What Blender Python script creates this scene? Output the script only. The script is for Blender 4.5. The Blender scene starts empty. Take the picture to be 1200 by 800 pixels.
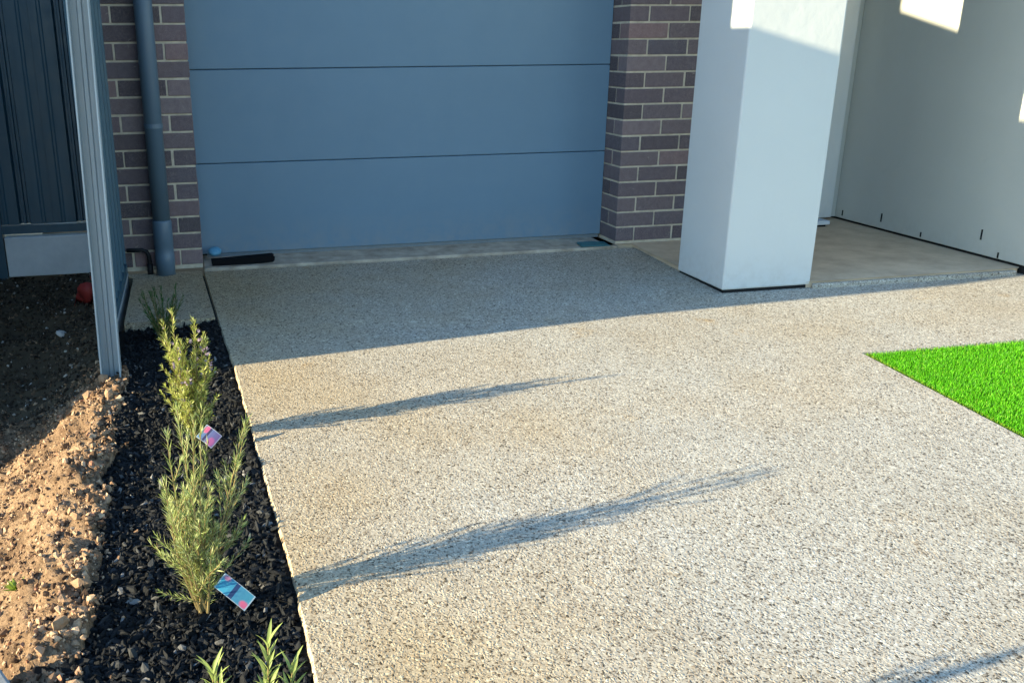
import bpy, math, random
import numpy as np
from mathutils import Vector, Matrix
random.seed(7); rng = np.random.default_rng(7)
C = bpy.context.scene.collection
SC = bpy.context.scene

# ------------------------------------------------------------------ camera
cam_d = bpy.data.cameras.new('camera'); cam = bpy.data.objects.new('camera', cam_d); C.objects.link(cam)
YAW, PITCH, ROLL = .213, .325, -.008
cy, sy, cp, sp = math.cos(YAW), math.sin(YAW), math.cos(PITCH), math.sin(PITCH)
fw = Vector((sy*cp, cy*cp, -sp)); rt = Vector((cy, -sy, 0)); up = rt.cross(fw)
cr, sr = math.cos(ROLL), math.sin(ROLL)
r2 = cr*rt + sr*up; u2 = -sr*rt + cr*up
M = Matrix(((r2.x, u2.x, -fw.x), (r2.y, u2.y, -fw.y), (r2.z, u2.z, -fw.z))).to_4x4()
M.translation = (-.030, -5.016, 1.111)
cam.matrix_world = M
cam_d.sensor_width = 36; cam_d.lens = 1102.9/1200*36
cam_d.shift_x = 133.2/1200; cam_d.shift_y = 22.47/1200
cam_d.clip_start = .05; cam_d.clip_end = 3000
SC.camera = cam

# ------------------------------------------------------------------ world, sun, exposure
SUN = Vector((1, .15, -.265)).normalized()          # the way the light travels
EL = math.asin(-SUN.z); AZ = math.atan2(-SUN.x, -SUN.y)
w = bpy.data.worlds.new('World'); SC.world = w; w.use_nodes = True
wn = w.node_tree.nodes; wl = w.node_tree.links
sky = wn.new('ShaderNodeTexSky'); sky.sky_type = 'NISHITA'; sky.sun_disc = False
sky.sun_elevation = EL; sky.sun_rotation = AZ; sky.air_density = 1.3; sky.dust_density = .1; sky.ozone_density = 4.0
bg = wn['Background']; bg.inputs[1].default_value = .145
wl.new(sky.outputs[0], bg.inputs[0])
sd = bpy.data.lights.new('sun', 'SUN'); sd.energy = 4.9; sd.angle = math.radians(.5); sd.color = (1, .865, .575)
so = bpy.data.objects.new('sun', sd); C.objects.link(so); so.rotation_euler = SUN.to_track_quat('-Z', 'Y').to_euler()
SC.view_settings.view_transform = 'Standard'; SC.view_settings.look = 'None'
SC.view_settings.exposure = 2.0; SC.view_settings.gamma = 1

# ------------------------------------------------------------------ materials
def rgb(r, g, b):
    f = lambda c: (c/255/12.92) if c/255 <= .04045 else ((c/255+.055)/1.055)**2.4
    return (f(r), f(g), f(b), 1)
class Mat:
    def __init__(s, name, rough=.7, spec=.3, metal=0):
        s.m = bpy.data.materials.new(name); s.m.use_nodes = True
        s.n = s.m.node_tree.nodes; s.l = s.m.node_tree.links; s.b = s.n['Principled BSDF']
        s.b.inputs['Roughness'].default_value = rough
        s.b.inputs['Specular IOR Level'].default_value = spec
        s.b.inputs['Metallic'].default_value = metal
    def add(s, t, **kw):
        n = s.n.new(t)
        for k, v in kw.items():
            if k.startswith('i_'): n.inputs[k[2:].replace('_', ' ')].default_value = v
            else: setattr(n, k, v)
        return n
    def coord(s, out='Object'): return s.add('ShaderNodeTexCoord').outputs[out]
    def noise(s, scale, detail=4, rough=.55, vec=None, dist=0):
        n = s.add('ShaderNodeTexNoise'); n.inputs['Scale'].default_value = scale; n.inputs['Detail'].default_value = detail
        n.inputs['Roughness'].default_value = rough; n.inputs['Distortion'].default_value = dist
        if vec: s.l.new(vec, n.inputs['Vector'])
        return n.outputs['Fac']
    def vor(s, scale, feature='F1', vec=None, rand=1):
        n = s.add('ShaderNodeTexVoronoi', feature=feature); n.inputs['Scale'].default_value = scale
        n.inputs['Randomness'].default_value = rand
        if vec: s.l.new(vec, n.inputs['Vector'])
        return n
    def ramp(s, fac, stops, interp='LINEAR'):
        n = s.add('ShaderNodeValToRGB'); n.color_ramp.interpolation = interp
        e = n.color_ramp.elements
        e[0].position, e[0].color = stops[0]; e[1].position, e[1].color = stops[-1]
        for p, c in stops[1:-1]:
            x = e.new(p); x.color = c
        s.l.new(fac, n.inputs[0]); return n.outputs[0]
    def mix(s, fac, a, b, mode='MIX'):
        n = s.add('ShaderNodeMix', data_type='RGBA', blend_type=mode)
        for sock, v in ((n.inputs[0], fac), (n.inputs[6], a), (n.inputs[7], b)):
            if hasattr(v, 'is_output'): s.l.new(v, sock)
            else: sock.default_value = v
        return n.outputs[2]
    def math(s, op, a, b=0.):
        n = s.add('ShaderNodeMath', operation=op)
        for sock, v in ((n.inputs[0], a), (n.inputs[1], b)):
            if hasattr(v, 'is_output'): s.l.new(v, sock)
            else: sock.default_value = v
        return n.outputs[0]
    def mrange(s, v, a, b, c=0., d=1.):
        n = s.add('ShaderNodeMapRange')
        s.l.new(v, n.inputs[0])
        for i, x in enumerate((a, b, c, d)): n.inputs[i+1].default_value = x
        return n.outputs[0]
    def bump(s, h, dist, strength=1., prev=None):
        n = s.add('ShaderNodeBump'); n.inputs['Strength'].default_value = strength; n.inputs['Distance'].default_value = dist
        s.l.new(h, n.inputs['Height'])
        if prev: s.l.new(prev, n.inputs['Normal'])
        return n.outputs[0]
    def color(s, c):
        if hasattr(c, 'is_output'): s.l.new(c, s.b.inputs['Base Color'])
        else: s.b.inputs['Base Color'].default_value = c
        return s
    def normal(s, n): s.l.new(n, s.b.inputs['Normal']); return s
    def rough(s, r): s.l.new(r, s.b.inputs['Roughness']); return s

def aggregate():
    m = Mat('exposed_aggregate', .85, .12)
    co = m.coord()
    wob = m.add('ShaderNodeTexNoise'); wob.inputs['Scale'].default_value = 60; m.l.new(co, wob.inputs['Vector'])
    add = m.add('ShaderNodeVectorMath', operation='MULTIPLY_ADD'); m.l.new(wob.outputs['Color'], add.inputs[0])
    add.inputs[1].default_value = (.006,)*3; m.l.new(co, add.inputs[2]); v = add.outputs[0]
    v1 = m.vor(132, 'F1', v); e1 = m.vor(132, 'DISTANCE_TO_EDGE', v)
    v2 = m.vor(240, 'F1', v)
    sx = m.add('ShaderNodeSeparateColor'); m.l.new(v1.outputs['Color'], sx.inputs[0])
    st = m.ramp(sx.outputs[0], [(0, (.08, .072, .062, 1)), (.06, (.13, .115, .10, 1)), (.10, (.22, .19, .17, 1)), (.28, (.38, .34, .30, 1)), (.46, (.46, .43, .40, 1)),
                               (.62, (.52, .50, .47, 1)), (.80, (.36, .34, .32, 1)), (.90, (.66, .62, .56, 1)), (1, (.72, .69, .64, 1))])
    sy_ = m.add('ShaderNodeSeparateColor'); m.l.new(v2.outputs['Color'], sy_.inputs[0])
    fine = m.ramp(sy_.outputs[1], [(0, (.07, .06, .055, 1)), (.08, (.12, .105, .09, 1)), (.16, (.33, .30, .27, 1)), (.6, (.45, .43, .40, 1)), (1, (.56, .54, .51, 1))])
    edge = m.ramp(e1.outputs['Distance'], [(.0, (0, 0, 0, 1)), (.16, (1, 1, 1, 1))])
    keep = m.ramp(sx.outputs[1], [(.0, (1, 1, 1, 1)), (.60, (1, 1, 1, 1)), (.64, (0, 0, 0, 1))])
    mask = m.math('MULTIPLY', edge, keep)
    col = m.mix(mask, fine, st)
    # broad tan staining of the sand in the mix, stronger towards the planted edge
    big = m.noise(1.1, 5, .6, co); sep = m.add('ShaderNodeSeparateXYZ'); m.l.new(co, sep.inputs[0])
    lefty = m.mrange(sep.outputs[0], 1.3, .1, 0, .35)
    stain = m.mrange(m.math('ADD', big, lefty), .48, .95)
    col = m.mix(m.math('MULTIPLY', stain, .8), col, (.95, .76, .50, 1), 'MULTIPLY')
    med = m.noise(5, 6, .65, co)
    col = m.mix(m.mrange(med, .35, .7, .0, .30), col, (.70, .66, .60, 1), 'MULTIPLY')
    rust = m.noise(2.6, 6, .7, co, .4); col = m.mix(m.mrange(rust, .63, .74, 0, .75), col, (.90, .66, .36, 1), 'MULTIPLY')
    tyre = m.noise(.7, 3, .5, co); col = m.mix(m.mrange(tyre, .5, .7, 0, .5), col, (.84, .80, .74, 1), 'MULTIPLY')
    col = m.mix(1., col, (.885, .866, .79, 1), 'MULTIPLY')
    m.color(col)
    h = m.math('ADD', m.math('MULTIPLY', m.mrange(e1.outputs['Distance'], 0, .35), keep), m.math('MULTIPLY', m.math('SUBTRACT', 1., v2.outputs['Distance']), .25))
    m.normal(m.bump(h, .0022, .5)); return m.m
def render_coat(name, c, var=.06):
    m = Mat(name, .85, .2); co = m.coord()
    n = m.noise(1.6, 5, .6, co); c2 = tuple(x*(1-var*2) for x in c[:3])+(1,)
    col = m.mix(m.mrange(n, .3, .75), c, c2)
    sp_ = m.noise(40, 3, .6, co); col = m.mix(m.mrange(sp_, .62, .8, 0, .12), col, tuple(x*.8 for x in c[:3])+(1,))
    sp2 = m.add('ShaderNodeSeparateXYZ'); m.l.new(co, sp2.inputs[0])
    foot = m.math('MULTIPLY', m.mrange(sp2.outputs[2], .0, .16, 1, 0), m.mrange(m.noise(26, 5, .7, co), .42, .68))
    col = m.mix(m.math('MULTIPLY', foot, .22), col, (.34, .29, .23, 1))
    sc_ = m.noise(3.3, 8, .75, co, 1.2); col = m.mix(m.mrange(sc_, .62, .70, 0, .12), col, tuple(x*.6 for x in c[:3])+(1,))
    m.color(col)
    m.normal(m.bump(m.noise(260, 4, .7, co), .0012, .6, m.bump(m.noise(7, 4, .55, co), .006, .5))); return m.m
def brick_mat():
    m = Mat('brick_clay', .8, .25); co = m.coord(); oi = m.add('ShaderNodeObjectInfo')
    base = m.ramp(oi.outputs['Random'], [(0, rgb(84, 76, 79)), (.25, rgb(104, 92, 96)), (.5, rgb(118, 104, 105)), (.7, rgb(94, 88, 95)), (.86, rgb(136, 112, 110)), (1, rgb(124, 114, 116))])
    ofs = m.add('ShaderNodeVectorMath', operation='ADD'); m.l.new(co, ofs.inputs[0]); m.l.new(oi.outputs['Location'], ofs.inputs[1])
    n = m.noise(34, 5, .65, ofs.outputs[0]); g = m.noise(240, 3, .7, ofs.outputs[0])
    col = m.mix(m.mrange(n, .35, .7, 0, .6), base, (.62, .58, .62, 1), 'MULTIPLY')
    col = m.mix(m.mrange(g, .5, .7, 0, .55), col, rgb(150, 134, 128))
    sm = m.noise(17, 6, .75, ofs.outputs[0], .8); col = m.mix(m.mrange(sm, .63, .72, 0, .5), col, rgb(196, 186, 168))
    m.color(col); m.normal(m.bump(g, .002, .7, m.bump(n, .005, .6))); return m.m
def mortar_mat():
    m = Mat('mortar_cream', .9, .1); co = m.coord()
    m.color(m.mix(m.mrange(m.noise(22, 5, .6, co), .3, .7), rgb(206, 194, 172), rgb(172, 160, 142)))
    m.normal(m.bump(m.noise(300, 3, .7, co), .0015, .6)); return m.m
def painted(name, c, rough=.45, spec=.4, ripple=.0, streak=0.):
    m = Mat(name, rough, spec); co = m.coord()
    n = m.noise(3, 4, .6, co)
    col = m.mix(m.mrange(n, .3, .75, 0, .35), c, tuple(x*.82 for x in c[:3])+(1,))
    if streak:
        mp = m.add('ShaderNodeMapping'); mp.inputs['Scale'].default_value = (30, 30, .8); m.l.new(co, mp.inputs[0])
        col = m.mix(m.mrange(m.noise(1, 4, .6, mp.outputs[0]), .45, .7, 0, streak), col, tuple(min(1, x*1.7+.03) for x in c[:3])+(1,))
    m.color(col)
    if ripple:
        mg = m.add('ShaderNodeMapping'); mg.inputs['Scale'].default_value = (5, 60, 150); m.l.new(co, mg.inputs[0])
        m.normal(m.bump(m.noise(2.2, 2, .5, co), ripple*2, .5, m.bump(m.noise(1, 4, .6, mg.outputs[0]), .0006, .55)))
        sz = m.add('ShaderNodeSeparateXYZ'); m.l.new(co, sz.inputs[0]); dust = m.math('MULTIPLY', m.mrange(sz.outputs[2], .0, .22, 1, 0), m.mrange(m.noise(14, 5, .7, co), .35, .7))
        col = m.mix(m.math('MULTIPLY', dust, .35), col, rgb(150, 142, 130)); m.color(col)
    m.rough(m.mrange(m.noise(12, 4, .6, co), .3, .7, rough-.06, rough+.1)); return m.m
def concrete(name, a, b, rough=.85, scale=6):
    m = Mat(name, rough, .2); co = m.coord()
    col = m.mix(m.mrange(m.noise(scale, 7, .65, co), .3, .72), a, b)
    col = m.mix(m.mrange(m.noise(90, 3, .7, co), .6, .75, 0, .35), col, tuple(x*.55 for x in a[:3])+(1,))
    m.color(col); m.normal(m.bump(m.noise(150, 4, .7, co), .0012, .5)); return m.m
def island(name, stops, rough=.85, spec=.2, bumpd=.002, scale=180):
    m = Mat(name, rough, spec); g = m.add('ShaderNodeNewGeometry'); co = m.coord()
    col = m.ramp(g.outputs['Random Per Island'], stops)
    col = m.mix(m.mrange(m.noise(scale, 3, .6, co), .35, .7, 0, .5), col, (.55, .52, .5, 1), 'MULTIPLY')
    m.color(col); m.normal(m.bump(m.noise(scale*1.5, 3, .6, co), bumpd, .7)); return m
def dirt_mat():
    m = Mat('dry_clay_soil', .95, .08); co = m.coord()
    col = m.ramp(m.noise(9, 8, .7, co), [(.28, rgb(58, 46, 37)), (.42, rgb(112, 90, 70)), (.58, rgb(152, 126, 100)), (.76, rgb(184, 158, 128))])
    col = m.mix(m.mrange(m.noise(110, 5, .75, co), .52, .64, 0, .8), col, rgb(70, 54, 42))
    col = m.mix(m.mrange(m.noise(26, 5, .7, co), .56, .7, 0, .6), col, rgb(176, 146, 120))
    m.color(col); m.normal(m.bump(m.noise(70, 6, .75, co), .016, .95)); return m.m
def leafmat(name, stops, trans=.35):
    m = Mat(name, .5, .3); g = m.add('ShaderNodeNewGeometry')
    col = m.ramp(g.outputs['Random Per Island'], stops); m.color(col)
    t = m.add('ShaderNodeBsdfTranslucent'); m.l.new(col, t.inputs[0])
    mx = m.add('ShaderNodeMixShader'); mx.inputs[0].default_value = trans
    m.l.new(m.b.outputs[0], mx.inputs[1]); m.l.new(t.outputs[0], mx.inputs[2])
    m.l.new(mx.outputs[0], m.n['Material Output'].inputs[0]); return m.m
def plain(name, c, rough=.6, spec=.3, metal=0):
    m = Mat(name, rough, spec, metal); co = m.coord()
    m.color(m.mix(m.mrange(m.noise(40, 4, .6, co), .3, .7, 0, .5), c, tuple(x*.7 for x in c[:3])+(1,))); return m.m

MT = dict(
    agg=aggregate(), col=render_coat('white_render', (.575, .58, .56, 1), .03), wall=render_coat('pale_render', (.47, .475, .435, 1), .04),
    brick=brick_mat(), mortar=mortar_mat(),
    door=painted('door_paint', rgb(100, 127, 147), .5, .35, .0012), seal=plain('rubber_black', (.012, .012, .013, 1), .6),
    pipe=painted('pipe_paint', rgb(84, 104, 120), .42, .45), fence=painted('fence_steel', rgb(38, 76, 94), .42, .45, 0, .15),
    post=painted('post_steel', rgb(146, 156, 160), .38, .5, 0, .35), sleeper=concrete('sleeper_concrete', rgb(214, 218, 220), rgb(188, 194, 198)),
    slab=concrete('slab_concrete', rgb(204, 182, 154), rgb(170, 150, 126)), thresh=concrete('threshold_concrete', rgb(192, 180, 162), rgb(128, 118, 104), .85, 9),
    lip=concrete('slab_edge', rgb(160, 160, 156), rgb(120, 120, 118)),
    mulch=island('dark_mulch', [(0, (.003, .0034, .004, 1)), (.7, (.006, .007, .0085, 1)), (.93, (.015, .017, .020, 1)), (.98, (.06, .06, .058, 1)), (1, (.20, .195, .19, 1))], .75, .2).m,
    bed=plain('bed_soil', (.012, .011, .010, 1), .95, .1), dirt=dirt_mat(),
    clod=island('clay_clods', [(0, rgb(66, 52, 42)), (.35, rgb(120, 95, 74)), (.7, rgb(158, 130, 104)), (.9, rgb(184, 158, 130)), (1, rgb(160, 112, 86))], .95, .08, .004, 90).m,
    shadesoil=plain('shade_dark_soil', rgb(84, 74, 60), .95, .1), gravel=island('shade_grey_gravel', [(0, rgb(46, 40, 34)), (.7, rgb(78, 68, 56)), (.97, rgb(104, 94, 82)), (.985, rgb(170, 166, 158)), (1, rgb(190, 186, 178))], .9, .15).m,  # soil and gravel tones darkened to stand in for deep shade
    blockgrey=concrete('block_concrete', rgb(140, 142, 142), rgb(112, 114, 114)),
    ground=concrete('bare_ground', rgb(150, 128, 100), rgb(120, 102, 82), .95, 2), roofm=plain('roof_steel', rgb(90, 92, 94), .5),
    nwall=render_coat('shade_house_render', (.42, .40, .37, 1)),
    turf=leafmat('turf_blade', [(0, (.03, .16, .003, 1)), (.5, (.07, .34, .004, 1)), (.9, (.13, .46, .008, 1)), (1, (.30, .52, .06, 1))], .3),
    turfedge=leafmat('turf_edge_blade', [(0, (.04, .12, .006, 1)), (.5, (.15, .34, .015, 1)), (1, (.34, .40, .05, 1))], .3),
    backing=plain('turf_backing', (.10, .13, .02, 1), .9),
    yel=leafmat('yellow_green_leaf', [(0, rgb(104, 92, 56)), (.06, rgb(112, 124, 48)), (.5, rgb(164, 172, 80)), (1, rgb(206, 206, 136))]),
    grey=leafmat('grey_green_leaf', [(0, rgb(124, 104, 70)), (.06, rgb(98, 116, 62)), (.5, rgb(150, 164, 94)), (1, rgb(206, 208, 152))]),
    dark=leafmat('dark_green_leaf', [(0, rgb(30, 66, 26)), (1, rgb(64, 112, 44))]),
    broad=leafmat('broad_leaf', [(0, rgb(88, 108, 52)), (.6, rgb(138, 152, 84)), (1, rgb(206, 204, 150))]),
    flower=leafmat('mauve_flower', [(0, rgb(132, 116, 136)), (1, rgb(178, 160, 172))]),
    stem=plain('woody_stem', rgb(128, 112, 74), .8, .2),
    red=leafmat('red_plastic', [(0, rgb(150, 52, 50)), (1, rgb(170, 70, 66))], .3), blue=plain('blue_plastic', rgb(90, 150, 180), .45, .4),
    teal=plain('teal_plastic', rgb(52, 104, 110), .5, .4), stone=concrete('pale_stone', rgb(206, 204, 200), rgb(168, 166, 162)), black=plain('black_plastic', (.006, .006, .007, 1), .8, .1),
    dkgap=plain('dark_gap', (.02, .02, .02, 1), .9, .05), weed=leafmat('weed_leaf', [(0, rgb(96, 120, 40)), (1, rgb(150, 170, 70))]),
)

# ------------------------------------------------------------------ mesh helpers
class MB:
    def __init__(s): s.v = []; s.f = []
    def add(s, vs, fs):
        k = len(s.v); s.v += [tuple(p) for p in vs]; s.f += [tuple(i+k for i in f) for f in fs]; return s
    def box(s, x0, x1, y0, y1, z0, z1):
        return s.add([(x, y, z) for z in (z0, z1) for y in (y0, y1) for x in (x0, x1)],
                     [(0, 2, 3, 1), (4, 5, 7, 6), (0, 1, 5, 4), (2, 6, 7, 3), (0, 4, 6, 2), (1, 3, 7, 5)])
    def prism(s, poly, axis, a, b):
        """extrude a 2-D polygon along an axis: 0 -> (y,z), 1 -> (x,z), 2 -> (x,y)"""
        n = len(poly)
        def P(p, t): return (t, p[0], p[1]) if axis == 0 else (p[0], t, p[1]) if axis == 1 else (p[0], p[1], t)
        return s.add([P(p, a) for p in poly]+[P(p, b) for p in poly],
                     [tuple(range(n)), tuple(range(2*n-1, n-1, -1))]+[(i, (i+1) % n, n+(i+1) % n, n+i) for i in range(n)])
    def tube(s, pts, rad, n=8, cap=True):
        pts = [Vector(p) for p in pts]; R = rad if hasattr(rad, '__len__') else [rad]*len(pts)
        k = len(s.v); prev = None
        for i, p in enumerate(pts):
            t = (pts[min(i+1, len(pts)-1)]-pts[max(i-1, 0)]).normalized()
            a = (prev - t*prev.dot(t)) if prev is not None else t.cross(Vector((.31, .95, .1)) if abs(t.y) < .9 else Vector((1, 0, 0)))
            a.normalize(); prev = a; b = t.cross(a)
            for j in range(n):
                q = p+(a*math.cos(2*math.pi*j/n)+b*math.sin(2*math.pi*j/n))*R[i]; s.v.append(tuple(q))
        for i in range(len(pts)-1):
            for j in range(n):
                s.f.append((k+i*n+j, k+i*n+(j+1) % n, k+(i+1)*n+(j+1) % n, k+(i+1)*n+j))
        if cap: s.f.append(tuple(k+j for j in range(n-1, -1, -1))); s.f.append(tuple(k+(len(pts)-1)*n+j for j in range(n)))
        return s
    def leaf(s, p, d, side, L, W, bend=.0, fold=.25):
        p = Vector(p); d = Vector(d).normalized(); side = Vector(side); side = (side-d*side.dot(d)).normalized(); nn = d.cross(side)
        m1 = p+d*L*.45+nn*bend*L*.3; tip = p+d*L+nn*bend*L
        k = len(s.v)
        s.v += [tuple(p), tuple(m1+side*W*.5+nn*W*fold), tuple(tip), tuple(m1-side*W*.5+nn*W*fold), tuple(m1)]
        s.f += [(k, k+1, k+4), (k+1, k+2, k+4), (k+2, k+3, k+4), (k+3, k, k+4)]; return s
    def build(s, name, mat, parent=None, bevel=0, smooth=False, loc=None):
        me = bpy.data.meshes.new(name); me.from_pydata(s.v, [], s.f); me.update()
        me.materials.append(mat)
        o = bpy.data.objects.new(name, me); C.objects.link(o)
        if parent: o.parent = parent
        if loc: o.location = loc
        if bevel:
            b = o.modifiers.new('bevel', 'BEVEL'); b.width = bevel; b.segments = 2; b.limit_method = 'ANGLE'; b.angle_limit = .6
        if smooth:
            me.polygons.foreach_set('use_smooth', [True]*len(me.polygons))
        return o
def tag(o, label=None, cat=None, group=None, kind=None):
    if label: o['label'] = label
    if cat: o['category'] = cat
    if group: o['group'] = group
    if kind: o['kind'] = kind
    return o
def thing(name, label, cat, loc=(0, 0, 0), group=None):
    o = bpy.data.objects.new(name, None); C.objects.link(o); o.location = loc; o.empty_display_size = .1
    return tag(o, label, cat, group)

# ------------------------------------------------------------------ the ground
SL = .015
def zd(y): return -.02 + SL*(min(y, -.1)+.1)          # top of the driveway: falls gently to the street
XE = [(-.10, -.004), (-.96, .036), (-1.55, .071), (-2.37, .103), (-3.12, .131), (-3.5, .135), (-7, .20)]   # planted edge of the drive (y, x)
def xe(y):
    for (a, b), (c, d) in zip(XE, XE[1:]):
        if y >= c: return b+(d-b)*(a-y)/(a-c)
    return XE[-1][1]
g = MB()
n = 24
for i in range(n+1):
    for j in range(n+1):
        f = lambda t: math.copysign(abs(t)**3, t)*900
        g.v.append((f(i/n*2-1), f(j/n*2-1)-3, -.55))
for i in range(n):
    for j in range(n): g.f.append((i*(n+1)+j, (i+1)*(n+1)+j, (i+1)*(n+1)+j+1, i*(n+1)+j+1))
tag(g.build('ground', MT['ground']), kind='structure')

# driveway: a slab with a slightly uneven planted edge, the joint by the pier and the piece left of it
d = MB()
TX0, TY0 = 2.478, -1.985
def tx(y): return TX0+.062*(y-TY0)                      # the planted edge of the turf is not quite square                               # corner of the turf inset
ys = sorted(set([TY0, TY0+.0005, -.063, -.1, -.4, -.7, -.96]+[round(-1-.05*i, 3) for i in range(60)]+[-4.5, -5.5, -7]), reverse=True)
row = []
for y in ys:
    x = xe(y)+random.uniform(-.0025, .0025)*(y < -1)
    row.append((x, y))
k = 0
top = [(x, y, zd(y)) for x, y in row]
right = [(9.0, y, zd(y)) for x, y in row]
for i in range(len(row)):
    x, y = row[i]
    d.v += [(x, y, zd(y)-.14), (x, y, zd(y)-.009), (x+.005, y, zd(y)), (tx(y) if y <= TY0 else 9.0, y, zd(y)), (tx(y) if y <= TY0 else 9.0, y, zd(y)-.14)]
for i in range(len(row)-1):
    for j in range(4): d.f.append((i*5+j, i*5+j+1, i*5+5+j+1, i*5+5+j))
d.f.append((0, 1, 2, 3, 4)); e = (len(row)-1)*5; d.f.append((e+4, e+3, e+2, e+1, e))
# strip on the far side of the joint, towards the fence
d.prism([(-.41, -.02), (-.012, -.02), (-.012, -.12), (.026, -.955), (-.36, -.955), (-.36, -.12)], 2, -.16, -.023)
tag(d.build('driveway', MT['agg']), kind='structure')
jn = MB(); jn.prism([(-.012, -.10), (-.004, -.10), (.036, -.958), (.028, -.958)], 2, -.16, -.034)
tag(jn.build('control_joint', MT['dkgap']), kind='structure')

# garage slab showing under the door, porch slab
t = MB(); t.box(0.0, 2.346, -.058, .6, -.2, -.004)
tag(t.build('garage_slab', MT['thresh'], bevel=.006), kind='structure')
t = MB(); t.prism([(2.45, -.02), (2.425, -.64), (2.425, -1.03), (2.86, -1.03), (2.86, -1.075), (4.075, -1.075), (4.14, -1.02), (4.14, .6), (2.3, .6), (2.3, -.02)], 2, -.15, -.004)
tag(t.build('porch_slab', MT['slab'], bevel=.006), kind='structure')
t = MB(); t.box(2.885, 4.05, -1.105, -1.078, -.15, -.012)
tag(t.build('slab_edge', MT['agg'], bevel=.006), kind='structure')

# ------------------------------------------------------------------ brick piers
m_ = .086
def pier(name, label, x0, x1, corner_right, rows=26):
    th = thing(name, label, 'brick pier', ((x0+x1)/2, 0, 0))
    ox = (x0+x1)/2
    mb = MB(); mb.box(x0+.004-ox, x1-.004-ox, .004, .45, -.012, rows*m_+.006)
    mb.build('mortar', MT['mortar'], th)
    cache = {}
    def brick(a, b, y0, y1, r):
        key = (round(b-a, 3), round(y1-y0, 3))
        j = lambda s=.0018: random.uniform(-s, s)
        if key not in cache:
            q = MB(); q.box(-(b-a)/2, (b-a)/2, 0, y1-y0, 0, .076)
            o = q.build('brick', MT['brick'], th, bevel=.003); cache[key] = o
        else:
            o = cache[key].copy(); C.objects.link(o); o.parent = th
        o.location = ((a+b)/2-ox+j(), y0+j(), r*m_+.010+j(.0008))
        o.rotation_euler = (0, 0, j(.004))
    W = x1-x0
    for r in range(rows):
        if corner_right: e0, sg = x1, -1
        else: e0, sg = x0, 1
        cuts = [0, .110, .120, .350, .360, .590] if r % 2 == 0 else [0, .230, .240, .470, .480, .710]
        for q in range(0, 6, 2):
            a, b = cuts[q], min(cuts[q+1], W)
            if a >= W-.02: continue
            first = q == 0
            dep = (.230 if r % 2 == 0 else .110) if first else .110
            lo, hi = sorted((e0+sg*a, e0+sg*b)); brick(lo, hi, 0, dep, r)
            if first and r % 2 == 1:
                lo, hi = sorted((e0, e0+sg*.110)); brick(lo, hi, .120, .350, r)
    return th
pier('brick_pier', 'dark brown brick pier left of the garage door, behind the downpipe', -.415, 0, True)
pier('brick_pier', 'dark brown brick pier between the garage door and the white column', 2.349, 2.93, False)

# ------------------------------------------------------------------ garage door
gd = thing('garage_door', 'blue grey sectional garage door of wide flat panels between brick piers', 'garage door', (1.18, .21, 0))
seams = [.014, .505, .988, 1.471, 1.954, 2.25]
for a, b in zip(seams, seams[1:]):
    q = MB(); z0, z1 = a+.0015, b-.0015
    q.prism([(0, z0+.003), (.004, z0), (.04, z0), (.04, z1), (.005, z1), (0, z1-.004)], 0, -1.186, 1.166)
    q.build('door_panel', MT['door'], gd)
q = MB(); q.box(-1.186, 1.166, .045, .06, .0, 2.25); q.build('backing', MT['seal'], gd)
q = MB(); q.box(-1.155, 1.16, .008, .034, -.004, .016); q.build('bottom_seal', plain('seal_grey', rgb(120, 128, 132), .6), gd)
lt = thing('garage_lintel', 'rendered beam over the garage door, above the picture', 'lintel', (1.2, .1, 2.24))
q = MB(); q.box(-1.6, 1.73, -.09, .3, .006, .36); q.build('beam', MT['wall'], lt)

# ------------------------------------------------------------------ white column
co = thing('white_column', 'white rendered square column standing at the porch corner', 'column', (2.644, -.858, 0))
q = MB(); q.box(-.236, .236, -.219, .219, -.020, 2.5); q.build('shaft', MT['col'], co, bevel=.009)
q = MB(); q.box(-.228, .228, -.213, .211, -.06, -.021); q.build('footing', MT['dkgap'], co)

# ------------------------------------------------------------------ porch walls
ew = thing('entry_wall', 'pale rendered wall along the right side of the porch with sun patches', 'wall', (4.088, -.4, 0))
q = MB(); q.box(0, 2.5, -.735, 1.6, .010, 2.5); q.build('render_panel', MT['wall'], ew, bevel=.004)
q = MB(); q.box(.012, 2.4, -.72, 1.6, -.12, .009); q.build('base_gap', MT['dkgap'], ew)
slot = None
for (y, z, hh) in [(-.03, .075, .05), (.33, .045, .035), (-.80, .115, .055), (-.93, .03, .03), (-.37, .035, .028)]:
    q = MB(); q.box(-.002, .02, -.005, .005, -hh/2, hh/2)
    q.build('weep_hole', MT['dkgap'], ew, loc=(0, y+.4, z))
bw = thing('porch_back_wall', 'narrow strip of porch back wall between the white column and side wall', 'wall', (3.5, .395, 0))
q = MB(); q.box(-.57, .40, 0, .2, .012, 2.5); q.build('bounce_cut_leaf', MT['fence'], bw)  # hidden dark leaf added to cut bounce onto the side wall
q = MB(); q.box(.405, .535, -.028, .1, .012, 2.5); q.build('door_jamb', MT['col'], bw, bevel=.004)
q = MB(); q.box(.538, .586, .004, .1, .012, 2.5); q.build('corner_strip', MT['wall'], bw)
st = thing('door_step', 'low grey doorstep slab on the porch floor behind the column', 'step', (3.6, .24, 0))
q = MB(); q.box(-.4, .27, -.09, .12, .010, .035); q.build('tread', MT['sleeper'], st, bevel=.004)
q = MB(); q.box(-.4, .255, -.07, .12, -.004, .009); q.build('shadow_line', MT['dkgap'], st)  # near-black piece paints the shadow line under the tread

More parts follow.
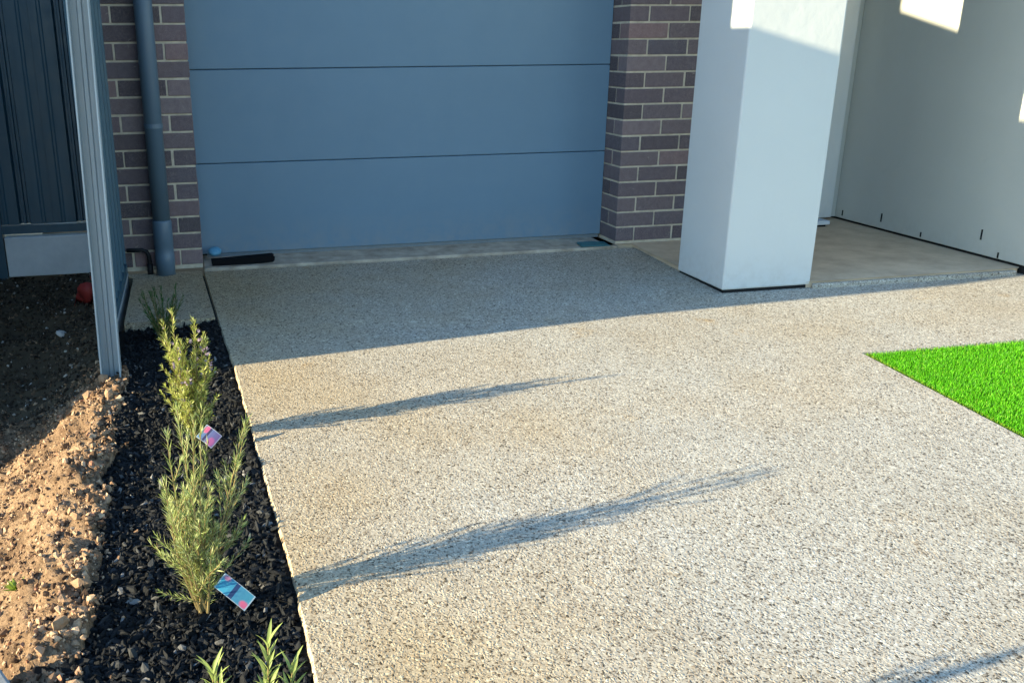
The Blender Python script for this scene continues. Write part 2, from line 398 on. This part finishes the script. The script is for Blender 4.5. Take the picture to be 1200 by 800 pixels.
rf = thing('house_roof', 'grey steel eaves over the garage and porch, above the picture', 'roof', (2.5, 2, 2.62))
q = MB(); q.box(-3.2, 6, -2.55, 5, 0, .04); q.build('soffit', MT['wall'], rf)
q = MB(); q.box(-3.2, 6, -2.58, -2.552, -.03, .17); q.build('fascia', MT['roofm'], rf)
q = MB(); q.prism([(-2.55, .05), (5, .05), (5, 2.2)], 0, -3.2, 6); q.build('roof_sheet', MT['roofm'], rf)
q = MB(); q.box(-.2, 4, -3.17, -2.59, -.10, .16); q.build('porch_roof', MT['wall'], rf)

# ------------------------------------------------------------------ downpipe and fitting
dp = thing('downpipe', 'round blue grey downpipe fixed down the left brick pier', 'downpipe', (-.195, -.056, 0))
q = MB(); q.tube([(0, 0, .24), (0, 0, 1.2), (0, 0, 2.56)], .044, 24); q.build('pipe', MT['pipe'], dp, smooth=True)
q = MB(); q.tube([(0, 0, -.04), (0, 0, .02), (0, 0, .024), (0, 0, .08), (0, 0, .084), (0, 0, .13), (0, 0, .134), (0, 0, .25), (0, 0, .262)],
                 [.048, .048, .050, .050, .048, .048, .050, .049, .0455], 24); q.build('socket', MT['pipe'], dp, smooth=True)
for z in (.72, 1.55):
    q = MB(); q.tube([(0, 0, z), (0, 0, z+.022)], .0465, 24); q.build('strap', MT['pipe'], dp)
ft = thing('drain_fitting', 'small dark hooped pipe fitting at the foot of the left pier beside the downpipe', 'pipe fitting', (-.33, -.03, 0))
q = MB(); q.tube([(-.055, 0, .105), (.02, 0, .105), (.045, 0, .095), (.055, 0, .07), (.055, 0, -.03)], .011, 8); q.build('hoop', MT['seal'], ft, smooth=True)
q = MB(); q.tube([(.055, 0, -.04), (.055, 0, .03)], .016, 10); q.build('collar', MT['seal'], ft, smooth=True)

# ------------------------------------------------------------------ fences
def corr(x0, x1, pitch=.19):
    pts = []; x = x0
    while x < x1:
        for dx, y in ((0, 0), (.05, 0), (.057, .003), (.066, .003), (.073, 0), (.125, 0), (.133, .030), (.145, .030), (.149, .016), (.158, .016), (.162, .030), (.176, .030), (.184, 0)):
            if x+dx <= x1: pts.append((x+dx, y))
        x += pitch
    pts.append((x1, 0)); return pts
def sheet(name, x0, x1, z0, z1, parent, mat, along_y=False, flip=1, top=None):
    q = MB(); P = corr(x0, x1)
    for (x, y) in P:
        zt = z1 if top is None else top(x)
        for z in (z0, zt): q.v.append((y*flip, x, z) if along_y else (x, y*flip, z))
    for i in range(len(P)-1): q.f.append((2*i, 2*i+2, 2*i+3, 2*i+1))
    o = q.build(name, mat, parent); s_ = o.modifiers.new('solid', 'SOLIDIFY'); s_.thickness = .0015; s_.offset = 0
    return o
YB = .30
rfn = thing('fence', 'dark steel fence panel on a concrete sleeper at the far left', 'fence', (-.75, YB, 0))
sheet('sheet', -.32, -.02, .21, 2.0, rfn, MT['fence']); sheet('sheet', -.03, .30, .21, 2.0, rfn, MT['fence']).location.y = .003
q = MB(); q.box(-.32, .31, -.022, .028, .163, .205); q.build('bottom_rail', MT['fence'], rfn)
q = MB(); q.box(-.32, .31, -.022, .028, 2.0, 2.04); q.build('top_rail', MT['fence'], rfn)
q = MB(); q.box(-.275, .31, -.045, .03, -.065, .148); q.build('concrete_sleeper', MT['sleeper'], rfn, bevel=.005)
q = MB(); q.box(-.37, -.282, -.035, .03, -.3, 2.06); q.build('post', MT['fence'], rfn)

bf = thing('boundary_fence', 'steel boundary fence seen end-on with a pale grey end post in the dirt', 'fence', (-.39, -1.5, -.06))
def cpost(cx, y0, y1, z0, z1):                       # open C section, flanges towards the viewer
    q = MB()
    q.prism([(cx-.038, y0), (cx-.033, y0), (cx-.033, y1-.004), (cx-.012, y1-.004), (cx-.008, y1-.012), (cx+.004, y1-.012), (cx+.008, y1-.004), (cx+.028, y1-.004), (cx+.028, y0+.006),
             (cx+.033, y0+.006), (cx+.033, y1), (cx-.038, y1)], 2, z0, z1); return q
ep = cpost(0, -.03, .03, -.12, 1.86).build('end_post', MT['post'], bf); ep.location = (.018, -.07, -.01); ep.rotation_euler = (0, .019, 0)
sheet('sheet', .034, .76, .10, 1.80, bf, MT['fence'], True, .5).location.x = -.016; sheet('sheet', .75, 1.47, .10, 1.80, bf, MT['fence'], True, .5).location.x = -.018
q = MB(); q.box(-.034, .0, .032, 1.47, .05, .098); q.build('bottom_rail', MT['fence'], bf)
q = MB(); q.box(-.034, .002, .032, 1.47, 1.802, 1.85); q.build('top_rail', MT['fence'], bf)
q = MB(); q.box(-.012, .002, .036, 1.47, -.11, .047); q.build('plinth', MT['post'], bf)

# ------------------------------------------------------------------ unseen house added on the left, shaped so its edge throws the shade
nh = thing('shade_house', 'unseen rendered house added left of the picture, shaped to throw the shade', 'house', (-1.3, -1.7, -.4))
YN = -1.79
q = MB(); q.box(-.35, 0, YN+1.7, -1.485+1.7, 0, 2.555); q.prism([(YN+1.697, 1.20), (YN+1.56, 1.66), (YN+1.56, 2.555), (YN+1.697, 2.555)], 0, -.35, 0); q.build('shade_pier', MT['nwall'], nh)
q = MB(); q.prism([(-1.485+1.7, 0), (7, 0), (7, 3.6), (-.735+1.7, 3.6), (-.735+1.7, 3.10), (-1.14+1.7, 3.0), (-1.485+1.7, 2.91)], 0, -6, -.004); q.build('shade_wall', MT['nwall'], nh)
q = MB(); q.prism([(1.12, 3.605), (7.2, 3.605), (7.2, 5.2)], 0, -6.2, .1); q.build('roof', MT['roofm'], nh)

# ------------------------------------------------------------------ planted bed, dirt bank
def nz(x, y, s):                                       # cheap smooth value noise
    x *= s; y *= s; xi, yi = math.floor(x), math.floor(y); fx, fy = x-xi, y-yi
    h = lambda a, b: (math.sin(a*127.1+b*311.7)*43758.5453) % 1
    fx = fx*fx*(3-2*fx); fy = fy*fy*(3-2*fy)
    return (h(xi, yi)*(1-fx)+h(xi+1, yi)*fx)*(1-fy)+(h(xi, yi+1)*(1-fx)+h(xi+1, yi+1)*fx)*fy
def xl(y):                                             # where the dirt meets the mulch
    return -.335 + (nz(1.3, y, 5)-.5)*.05 + (nz(7.7, y, 17)-.5)*.02
def zbed(x, y): return zd(y)-.013+(nz(x, y, 9)-.5)*.016-.02*max(0, min(1, (xe(y)-x)/.2))
def zdirt(x, y):
    d_ = xl(y)-x
    base = zd(y)-.05
    if y > -1.5: ridge = .04*max(0, 1-abs(d_-.04)/.12)
    else: ridge = (.024+.03*nz(4.4, y, 6))*max(0, 1-((d_-.06)/.15)**2)
    tt = min(1, max(0, d_-.02)/.45); drop = -.20*tt*tt*(3-2*tt)*min(1, max(.15, (-y-.1)/1.2))
    crust = max(0, 1-abs(d_-.08)/.14); ridge += crust*((nz(x, y, 30)-.5)*.034+(nz(x+2, y, 75)-.5)*.022)
    return base+ridge+drop+(nz(x, y, 7)-.5)*.03+(nz(x, y, 22)-.5)*.028+(nz(x+5, y, 60)-.5)*.020+(nz(x-3, y, 140)-.5)*.008
q = MB(); ny = 90; nx = 14
for i in range(ny+1):
    y = -.93-i/ny*3.6
    for j in range(nx+1):
        x = -.42+(xe(y)+.03+.42)*j/nx; q.v.append((x, y, zbed(x, y)))
for i in range(ny):
    for j in range(nx): a = i*(nx+1)+j; q.f.append((a, a+nx+1, a+nx+2, a+1))
tag(q.build('garden_bed', MT['bed'], smooth=True), kind='structure')
q = MB(); ny = 420; nx = 150
for i in range(ny+1):
    y = .7-i/ny*6.0
    for j in range(nx+1):
        x1 = xl(y)+.02 if y < -1.45 else -.43
        x = x1-(1-j/nx)*1.6; zz = zdirt(x, y)
        if j == nx: zz -= .05
        q.v.append((x, y, zz))
for i in range(ny):
    for j in range(nx): a = i*(nx+1)+j; q.f.append((a, a+nx+1, a+nx+2, a+1))
tag(q.build('dirt_bank', MT['dirt'], smooth=True), kind='structure')

PHI = (1+5**.5)/2
ICO = np.array([(-1, PHI, 0), (1, PHI, 0), (-1, -PHI, 0), (1, -PHI, 0), (0, -1, PHI), (0, 1, PHI), (0, -1, -PHI), (0, 1, -PHI), (PHI, 0, -1), (PHI, 0, 1), (-PHI, 0, -1), (-PHI, 0, 1)])/1.9
ICF = np.array([(0, 11, 5), (0, 5, 1), (0, 1, 7), (0, 7, 10), (0, 10, 11), (1, 5, 9), (5, 11, 4), (11, 10, 2), (10, 7, 6), (7, 1, 8), (3, 9, 4), (3, 4, 2), (3, 2, 6), (3, 6, 8), (3, 8, 9), (4, 9, 5), (2, 4, 11), (6, 2, 10), (8, 6, 7), (9, 8, 1)])
def lumps(name, pts, sizes, mat, flat=(1, .75, .5), jit=.28, tilt=.6):
    n = len(pts); V = np.repeat(ICO[None], n, 0)*(1+rng.uniform(-jit, jit, (n, 12, 1)))+rng.uniform(-jit*.5, jit*.5, (n, 12, 3))
    V *= np.array(flat)*rng.uniform(.7, 1.3, (n, 1, 3)); V *= np.array(sizes)[:, None, None]
    a = rng.uniform(0, 2*np.pi, n); b = rng.normal(0, tilt, n); c = rng.normal(0, tilt, n)
    def rot(ax, t):
        R = np.zeros((n, 3, 3)); i, j = [(1, 2), (0, 2), (0, 1)][ax]; R[:, ax, ax] = 1
        R[:, i, i] = np.cos(t); R[:, j, j] = np.cos(t); R[:, i, j] = -np.sin(t); R[:, j, i] = np.sin(t); return R
    R = rot(2, a)@rot(0, b)@rot(1, c); V = np.einsum('nij,nkj->nki', R, V)+np.array(pts)[:, None, :]
    F = (ICF[None]+12*np.arange(n)[:, None, None]).reshape(-1, 3)
    me = bpy.data.meshes.new(name); me.from_pydata(V.reshape(-1, 3).tolist(), [], F.tolist()); me.update(); me.materials.append(mat)
    o = bpy.data.objects.new(name, me); C.objects.link(o); return o
P, S = [], []
for _ in range(44000):
    y = random.uniform(-4.4, -.97); x = random.uniform(xl(y)-.02, xe(y)-.012) if y < -1.5 else random.uniform(-.345, xe(y)-.012)
    s = random.choice([.003, .004, .005, .006, .007, .0085, .010])*random.uniform(.8, 1.25)
    P.append((x, y, zbed(x, y)+s*random.uniform(-.1, .9))); S.append(s)
tag(lumps('mulch', P, S, MT['mulch'], (1.6, .7, .4), .35, .8), 'loose black mulch chips filling the narrow planted bed', 'mulch', kind='stuff')
P, S = [], []
for _ in range(26000):
    y = random.uniform(-4.3, .25)
    d_ = abs(random.gauss(0, .05)) if random.random() < .12 else random.uniform(0, .75)
    if random.random() < .025: d_ = -abs(random.gauss(0, .03))
    x = (xl(y) if y < -1.5 else -.45)-d_+.012
    near = max(0, 1-d_/.13)
    s = random.uniform(.0015, .006)+(random.random() < .2+.10*near)*random.uniform(.001, .013)*(.5+.3*near)
    if y > -1.25: continue
    if d_ < -.012: s *= .7
    P.append((x, y, (zdirt(x, y) if d_ > -.012 else zbed(x, y)+.006)+s*random.uniform(-.2, .55))); S.append(s)
tag(lumps('soil_clods', P, S, MT['clod'], (1, .85, .6), .34, 1.2), 'crumbled dry clay clods lying along the dirt bank', 'soil', kind='stuff')
# the larger lumps along the ridge
LUMP = [(-.40, -1.62, .026, 'clay lump against the foot of the fence post'), (-.445, -1.68, .024, 'clay lump beside the edge of the shade, left of the fence post'),
        (-.365, -1.80, .018, 'clay lump touching the mulch just below the fence post'), (-.35, -2.98, .024, 'orange clay lump on the ridge level with the blue tag'),
        (-.385, -3.05, .020, 'smaller clay lump on the ridge above the lowest pair'), (-.33, -3.13, .018, 'clay lump fallen onto the mulch at the lower end of the ridge'),
        (-.375, -3.18, .020, 'clay lump lowest on the ridge, nearest the concrete block')]
for (x, y, s, lab) in LUMP:
    o = lumps('clay_lump', [(0, 0, 0)], [s], MT['clod'], (1.1, .9, .7), .25, .8); o.location = (x, y, zdirt(x, y)+s*.35)
    tag(o, lab, 'clay lump', 'clay lumps along the ridge')
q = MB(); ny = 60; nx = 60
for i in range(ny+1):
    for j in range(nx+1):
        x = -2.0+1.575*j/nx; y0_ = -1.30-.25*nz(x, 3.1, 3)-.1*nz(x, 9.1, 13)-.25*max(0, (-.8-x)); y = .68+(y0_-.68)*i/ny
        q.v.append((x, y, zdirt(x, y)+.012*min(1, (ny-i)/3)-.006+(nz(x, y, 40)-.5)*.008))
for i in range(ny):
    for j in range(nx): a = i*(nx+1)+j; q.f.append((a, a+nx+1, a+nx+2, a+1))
tag(q.build('shade_soil_strip', MT['shadesoil'], smooth=True), kind='structure')  # strip coloured dark to deepen the shade behind the fence post
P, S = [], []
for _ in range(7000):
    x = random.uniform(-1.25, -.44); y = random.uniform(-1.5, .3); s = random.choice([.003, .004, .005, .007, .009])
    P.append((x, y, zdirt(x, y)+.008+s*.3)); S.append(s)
tag(lumps('gravel', P, S, MT['gravel'], (1, .85, .6), .25, .8), 'gravel coloured dark for the shade on the ground behind the fence post', 'gravel', kind='stuff')

# small things on the dirt
o = lumps('white_pebble', [(0, 0, 0)], [.022], MT['stone'], (1.1, .9, .8), .1, .3); o.location = (-.655, -.72, zdirt(-.655, -.72)+.02)
tag(o, 'single white pebble on the shaded dirt behind the fence post', 'pebble')
q = MB(); q.box(-.16, .10, -.16, .06, -.08, .075)
o = q.build('concrete_block', MT['blockgrey'], bevel=.008, loc=(-.555, -3.37, zdirt(-.555, -3.37)+.07)); o.rotation_euler = (.03, .05, .5)
tag(o, 'pale grey concrete block corner at the lower left on the dirt', 'block')
q = MB()
for i in range(7):
    for j in range(9):
        u = i/6; v = j/8
        q.v.append((.13*(u-.5)+.02*math.sin(v*9+u*3), .04*math.sin(u*7+v*5)+.022*math.sin(u*17+v*11), .20*v*(1-.25*math.sin(u*3))))
for i in range(6):
    for j in range(8): a = i*9+j; q.f.append((a, a+9, a+10, a+1))
o = q.build('plastic_bag', MT['red'], smooth=True, loc=(-.575, -.36, zdirt(-.575, -.36)-.01)); o.modifiers.new('solid', 'SOLIDIFY').thickness = .002; o.rotation_euler = (.5, .25, .6)
tag(o, 'crumpled red plastic on the dirt half hidden by the fence post', 'plastic bag')
wd = thing('weed', 'small green weed at the left edge of the sunlit dirt', 'weed', (-.53, -2.83, zdirt(-.53, -2.83)))
q = MB()
for i in range(26):
    a = random.uniform(0, 6.28); dv = Vector((math.cos(a), math.sin(a), random.uniform(.3, 1.4)))
    q.leaf((0, 0, 0), dv, dv.cross(Vector((0, 0, 1))), random.uniform(.02, .04), .009, .1)
o = q.build('foliage', MT['weed'], wd); o['kind'] = 'stuff'

# bits on the threshold
o = MB().prism([(-.165, -.012), (.150, .004), (.156, .010), (.158, .026), (.150, .032), (-.17, .018)], 1, -.035, .03).build('rubber_strip', MT['black'], bevel=.004, loc=(.215, .02, .002))
tag(o, 'black rubber strip lying on the threshold at the left of the door', 'strip')
o = MB().tube([(0, 0, 0), (0, 0, .012), (0, 0, .022), (0, 0, .027)], [.034, .037, .030, .012], 16).build('plastic_disc', MT['blue'], smooth=True, loc=(.065, .14, .035))
o.rotation_euler = (.35, 0, 0)
tag(o, 'small light blue plastic cap in the left corner under the door', 'cap')
q = MB(); q.prism([(-.10, -.07), (.08, -.075), (.10, .03), (.02, .05), (-.07, .045)], 2, 0, .006)
o = q.build('plastic_sheet', MT['teal'], loc=(2.21, .02, -.002)); o.rotation_euler = (0, .03, .1)
tag(o, 'teal plastic offcut on the threshold by the right brick pier', 'plastic offcut')

# ------------------------------------------------------------------ turf
tb = MB(); tb.prism([(TX0-.3, TY0), (9, TY0), (9, -7), (TX0-.3, -7)], 2, -.16, -.075)
tag(tb.build('turf_base', MT['backing']), kind='structure')
nb = 190000
bx = rng.beta(1, 2.4, nb)*2.2; by = rng.beta(1, 2.0, nb)*2.2
Y = TY0-.004-by; X = TX0+.062*(Y-TY0)+.003+bx; Z = np.array([zd(y) for y in Y])-.036
hgt = rng.uniform(.029, .040, nb); ang = rng.uniform(0, 6.283, nb); lean = rng.uniform(.0, .014, nb); wd_ = rng.uniform(.0012, .0024, nb); la = rng.uniform(0, 6.283, nb)
V = np.empty((nb, 4, 3)); cx, sx_ = np.cos(ang)*wd_, np.sin(ang)*wd_
V[:, 0] = np.stack([X-cx, Y-sx_, Z], 1); V[:, 1] = np.stack([X+cx, Y+sx_, Z], 1)
V[:, 2] = np.stack([X+cx*.6+np.cos(la)*lean*.5, Y+sx_*.6+np.sin(la)*lean*.5, Z+hgt*.65], 1); V[:, 3] = np.stack([X+np.cos(la)*lean, Y+np.sin(la)*lean, Z+hgt], 1)
me = bpy.data.meshes.new('turf'); F = (np.array([(0, 1, 2), (0, 2, 3)])[None]+4*np.arange(nb)[:, None, None]).reshape(-1, 3)
me.from_pydata(V.reshape(-1, 3).tolist(), [], F.tolist()); me.update(); me.materials.append(MT['turf'])
o = bpy.data.objects.new('turf', me); C.objects.link(o)
me.materials.append(MT['turfedge']); me.polygons.foreach_set('material_index', np.repeat(((bx < .022)|((by < .012)&(rng.random(nb) < .4))).astype(np.int32), 2))
tag(o, 'bright green artificial turf corner set into the driveway', 'turf', kind='stuff')

# ------------------------------------------------------------------ plants
def stem_path(p, d, L, lean, n=7, wob=.08):
    pts = [Vector(p)]; d = Vector(d).normalized()
    for i in range(n):
        d = (d+Vector((random.uniform(-wob, wob), random.uniform(-wob, wob), .06))+Vector(lean)*.12).normalized(); pts.append(pts[-1]+d*L/n)
    return pts
def along(pts, t):
    k = min(int(t*(len(pts)-1)), len(pts)-2); f = t*(len(pts)-1)-k
    return pts[k].lerp(pts[k+1], f), (pts[k+1]-pts[k]).normalized()
def shrub(name, label, loc, stems, mat, leafL, leafW, per_m, twig=True, lean=(0, 0, 0), open_=.5, up_=.7, flower=None, t0=.12):
    th = thing(name, label, 'plant', loc)
    sm, lf, fl = MB(), MB(), MB()
    def dress(pts, L, s0, ll=1.):
        for _ in range(int(per_m*L)):
            p, t = along(pts, random.uniform(s0, 1)); a = random.uniform(0, 6.283)
            u = t.orthogonal().normalized(); sd_ = (u*math.cos(a)+t.cross(u)*math.sin(a))
            dv = (t*up_*random.uniform(.6, 1.4)+sd_*open_*random.uniform(.6, 1.4))
            lf.leaf(p, dv, t.cross(sd_), leafL*random.uniform(.65, 1.2)*ll, leafW*random.uniform(.7, 1.2), random.uniform(-.15, .1))
        tip = pts[-1]; t = (pts[-1]-pts[-2]).normalized()
        for _ in range(4):
            u = t.orthogonal().normalized(); a = random.uniform(0, 6.283); sd_ = u*math.cos(a)+t.cross(u)*math.sin(a)
            lf.leaf(tip, t+sd_*.35, t.cross(sd_), leafL*.7, leafW*.9)
    for (dx, dy, L) in stems:
        pts = stem_path((random.uniform(-.012, .012), random.uniform(-.012, .012), 0), (dx, dy, 1), L, lean)
        sm.tube(pts, [.0032*(1-.75*i/(len(pts)-1)) for i in range(len(pts))], 5); dress(pts, L, t0)
        if twig:
            for _ in range(int(L*20)):
                s = random.uniform(.12, .75); p, t = along(pts, s); a = random.uniform(0, 6.283)
                u = t.orthogonal().normalized(); sd_ = u*math.cos(a)+t.cross(u)*math.sin(a); tl = random.uniform(.05, .13)*(1.15-s*.6)
                tp = stem_path(p, t*.8+sd_*.6, tl, lean, 4); sm.tube(tp, [.0016, .0014, .0012, .001, .0008], 4); dress(tp, tl, .15, .85)
        if flower and random.random() < .8:
            for _ in range(flower):
                p, t = along(pts, random.uniform(.72, .97)); a = random.uniform(0, 6.283); u = t.orthogonal().normalized(); sd_ = u*math.cos(a)+t.cross(u)*math.sin(a)
                for k in range(4): fl.leaf(p+sd_*.008, sd_+Vector((random.uniform(-.8, .8), random.uniform(-.8, .8), random.uniform(-.2, .8))), t, .011, .008)
    sm.build('stem', MT['stem'], th)
    o = lf.build('foliage', MT[mat], th); o['kind'] = 'stuff'
    if flower: o = fl.build('flower', MT['flower'], th); o['kind'] = 'stuff'
    return th
def P3(x, y): return (x, y, zbed(x, y)+.005)
random.seed(21)
shrub('rosemary_shrub', 'yellow green young shrub with mauve flower tips, tallest in the planted bed', P3(-.075, -2.22),
      [(-.2, .0, .36), (.20, .0, .34), (-.14, .1, .40), (-.06, .05, .44), (.0, .12, .38), (.07, .08, .40), (.15, .05, .35), (-.22, -.05, .33), (.2, -.1, .30), (.05, -.12, .34), (-.1, -.15, .32), (.26, .1, .27), (-.3, .1, .26), (.1, -.3, .2), (-.15, -.35, .2), (.0, -.2, .24)],
      'yel', .023, .0032, 390, lean=(-.02, .08, 0), open_=.6, up_=.75, flower=5)
random.seed(33)
shrub('needle_shrub', 'grey green wispy shrub with needle leaves, behind the blue tag', P3(-.075, -3.15),
      [(.2, .1, .43), (-.26, -.1, .26), (.1, -.2, .24), (.04, -.3, .18), (-.1, -.3, .2), (-.10, .05, .42), (-.05, .1, .46), (.03, .0, .44), (.12, .08, .46), (.25, .22, .44), (-.28, .0, .33), (.02, -.15, .30), (.16, -.1, .26), (-.14, -.15, .28), (-.3, .1, .28)],
      'grey', .028, .0020, 360, lean=(-.01, .10, 0), open_=.45, up_=.8)
random.seed(5)
shrub('grassy_plant', 'dark green feathery plant at the shaded back of the bed', P3(-.19, -1.13),
      [(random.uniform(-.45, .5), random.uniform(-.4, .4), random.uniform(.13, .24)) for _ in range(26)], 'dark', .030, .0022, 330, twig=False, open_=.4, up_=.9, t0=.05)
# young leafy plant at the bottom edge: the leaves are big enough to pick apart
def leafy(label, loc, shoots, group=None):
    th = thing('leafy_seedling', label, 'plant', loc)
    base = None; sm = MB()
    for (dx, dy, L, nl) in shoots:
        pts = stem_path((dx*.15, dy*.15, 0), (dx, dy, 1), L, (0, 0, 0), 6, .05); sm.tube(pts, [.0034-.0004*i for i in range(7)], 6)
        for i in range(nl):
            s = .25+.75*(i+.5)/nl; p, t = along(pts, min(s, .999)); a = i*2.4+random.uniform(-.3, .3)
            u = t.orthogonal().normalized(); sd_ = u*math.cos(a)+t.cross(u)*math.sin(a)
            wide = 1.0-.65*s; dv = (t*(.55+.7*s)+sd_*wide).normalized()
            if base is None:
                q = MB(); nseg = 6
                for k in range(nseg+1):
                    f = k/nseg; wv = .0028*math.sin(math.pi*min(1, .08+f*.92))**.8; zc = -.006*f*f*2
                    q.v += [(-wv, f*.040, zc+wv*.35), (0, f*.040, zc), (wv, f*.040, zc+wv*.35)]
                for k in range(nseg):
                    for jx in range(2): b0 = k*3+jx; q.f.append((b0, b0+1, b0+4, b0+3))
                o = q.build('leaf', MT['broad'], th, smooth=True); base = o
            else:
                o = base.copy(); C.objects.link(o); o.parent = th
            zax = dv.cross(t.cross(dv)) if t.cross(dv).length > .01 else Vector((0, 0, 1)); xax = dv.cross(zax).normalized(); zax = xax.cross(dv).normalized()
            R = Matrix((xax, dv, zax)).transposed(); sc = random.uniform(.75, 1.15)*(1.05-.35*abs(s-.6))
            o.matrix_local = Matrix.LocRotScale(p, R.to_quaternion(), (sc, sc, sc))
    sm.build('stem', MT['stem'], th)
    return th
random.seed(4)
leafy('young leafy shoot at the lower edge of the bed, nearer the mulch middle', P3(-.050, -3.93), [(.02, .04, .43, 70), (-.1, .02, .25, 20)])
leafy('wider young leafy plant at the lower edge of the bed, by the driveway', P3(.025, -3.93), [(.0, .045, .445, 74), (.015, -.01, .40, 56), (-.07, .05, .405, 50), (.02, .09, .36, 30)])

# plant tags
def card_mat(name, cols):
    m = Mat(name, .35, .5); co = m.coord('Generated'); sep = m.add('ShaderNodeSeparateXYZ'); m.l.new(co, sep.inputs[0])
    n = m.noise(5, 4, .6, co)
    blob = m.math('ADD', m.math('MULTIPLY', sep.outputs[1], .8), m.math('MULTIPLY', n, .35))
    col = m.ramp(blob, cols['body'])
    # a pink flower picture towards one corner and one near the top, a dark title band across the middle
    def spot(cx, cy, r):
        dx = m.math('SUBTRACT', sep.outputs[0], cx); dy = m.math('MULTIPLY', m.math('SUBTRACT', sep.outputs[1], cy), 1.7)
        dd = m.math('SQRT', m.math('ADD', m.math('MULTIPLY', dx, dx), m.math('MULTIPLY', dy, dy)))
        return m.mrange(m.math('ADD', dd, m.math('MULTIPLY', n, .12)), r, r+.12, 1, 0)
    for s in cols['spots']: col = m.mix(spot(*s[:3]), col, s[3])
    band = m.math('LESS_THAN', m.math('ABSOLUTE', m.math('SUBTRACT', sep.outputs[1], cols['band'])), .06)
    col = m.mix(band, col, cols['bandcol'])
    edge = m.math('GREATER_THAN', m.math('MAXIMUM', m.math('ABSOLUTE', m.math('SUBTRACT', sep.outputs[0], .5)), m.math('ABSOLUTE', m.math('SUBTRACT', sep.outputs[1], .5))), .465)
    col = m.mix(m.math('MULTIPLY', edge, .7), col, rgb(205, 215, 220)); col = m.mix(1., col, (.5, .5, .52, 1), 'MULTIPLY'); m.color(col); return m.m
def ptag(label, loc, xdir, ydir, wx, wy, mat):
    th = thing('plant_tag', label, 'plant tag', loc)
    xd, yd = Vector(xdir).normalized(), Vector(ydir); yd = (yd-xd*yd.dot(xd)).normalized(); zx = xd.cross(yd)
    q = MB(); n = 6
    for k in range(n+1):
        f = k/n; b = .004*math.sin(f*math.pi)
        for sx2 in (-1, 1):
            for tz in (0, .0008): q.v.append((sx2*wx/2, (f-.5)*wy, b+tz))
    for k in range(n):
        a = k*4; q.f += [(a, a+2, a+6, a+4), (a+1, a+5, a+7, a+3), (a, a+4, a+5, a+1), (a+2, a+3, a+7, a+6)]
    q.f += [(0, 1, 3, 2), (n*4, n*4+2, n*4+3, n*4+1)]
    o = q.build('card', mat, th); o.matrix_local = Matrix((xd, yd, zx)).transposed().to_4x4()
    return th
blue_card = card_mat('blue_tag_print', dict(body=[(0, rgb(86, 172, 186)), (.5, rgb(70, 140, 170)), (1, rgb(60, 170, 205))], band=.52, bandcol=rgb(34, 58, 104),
                     spots=[(.22, .12, .20, rgb(228, 108, 140)), (.85, .86, .16, rgb(206, 140, 170))]))
pink_card = card_mat('pink_tag_print', dict(body=[(0, rgb(150, 100, 150)), (.5, rgb(120, 120, 165)), (1, rgb(80, 130, 165))], band=.62, bandcol=rgb(66, 60, 90),
                     spots=[(.25, .25, .3, rgb(205, 110, 160)), (.75, .8, .25, rgb(215, 100, 140))]))
ptag('blue and pink plant tag hanging low beside the needle leaved shrub', (-.005, -3.19, -.022), (.7, .45, .55), (-.75, .42, .45), .038, .086, blue_card)
ptag('pink and purple plant tag between the two tall shrubs', (-.036, -2.31, -.018), (.7, .45, .55), (-.75, .42, .45), .050, .060, pink_card)
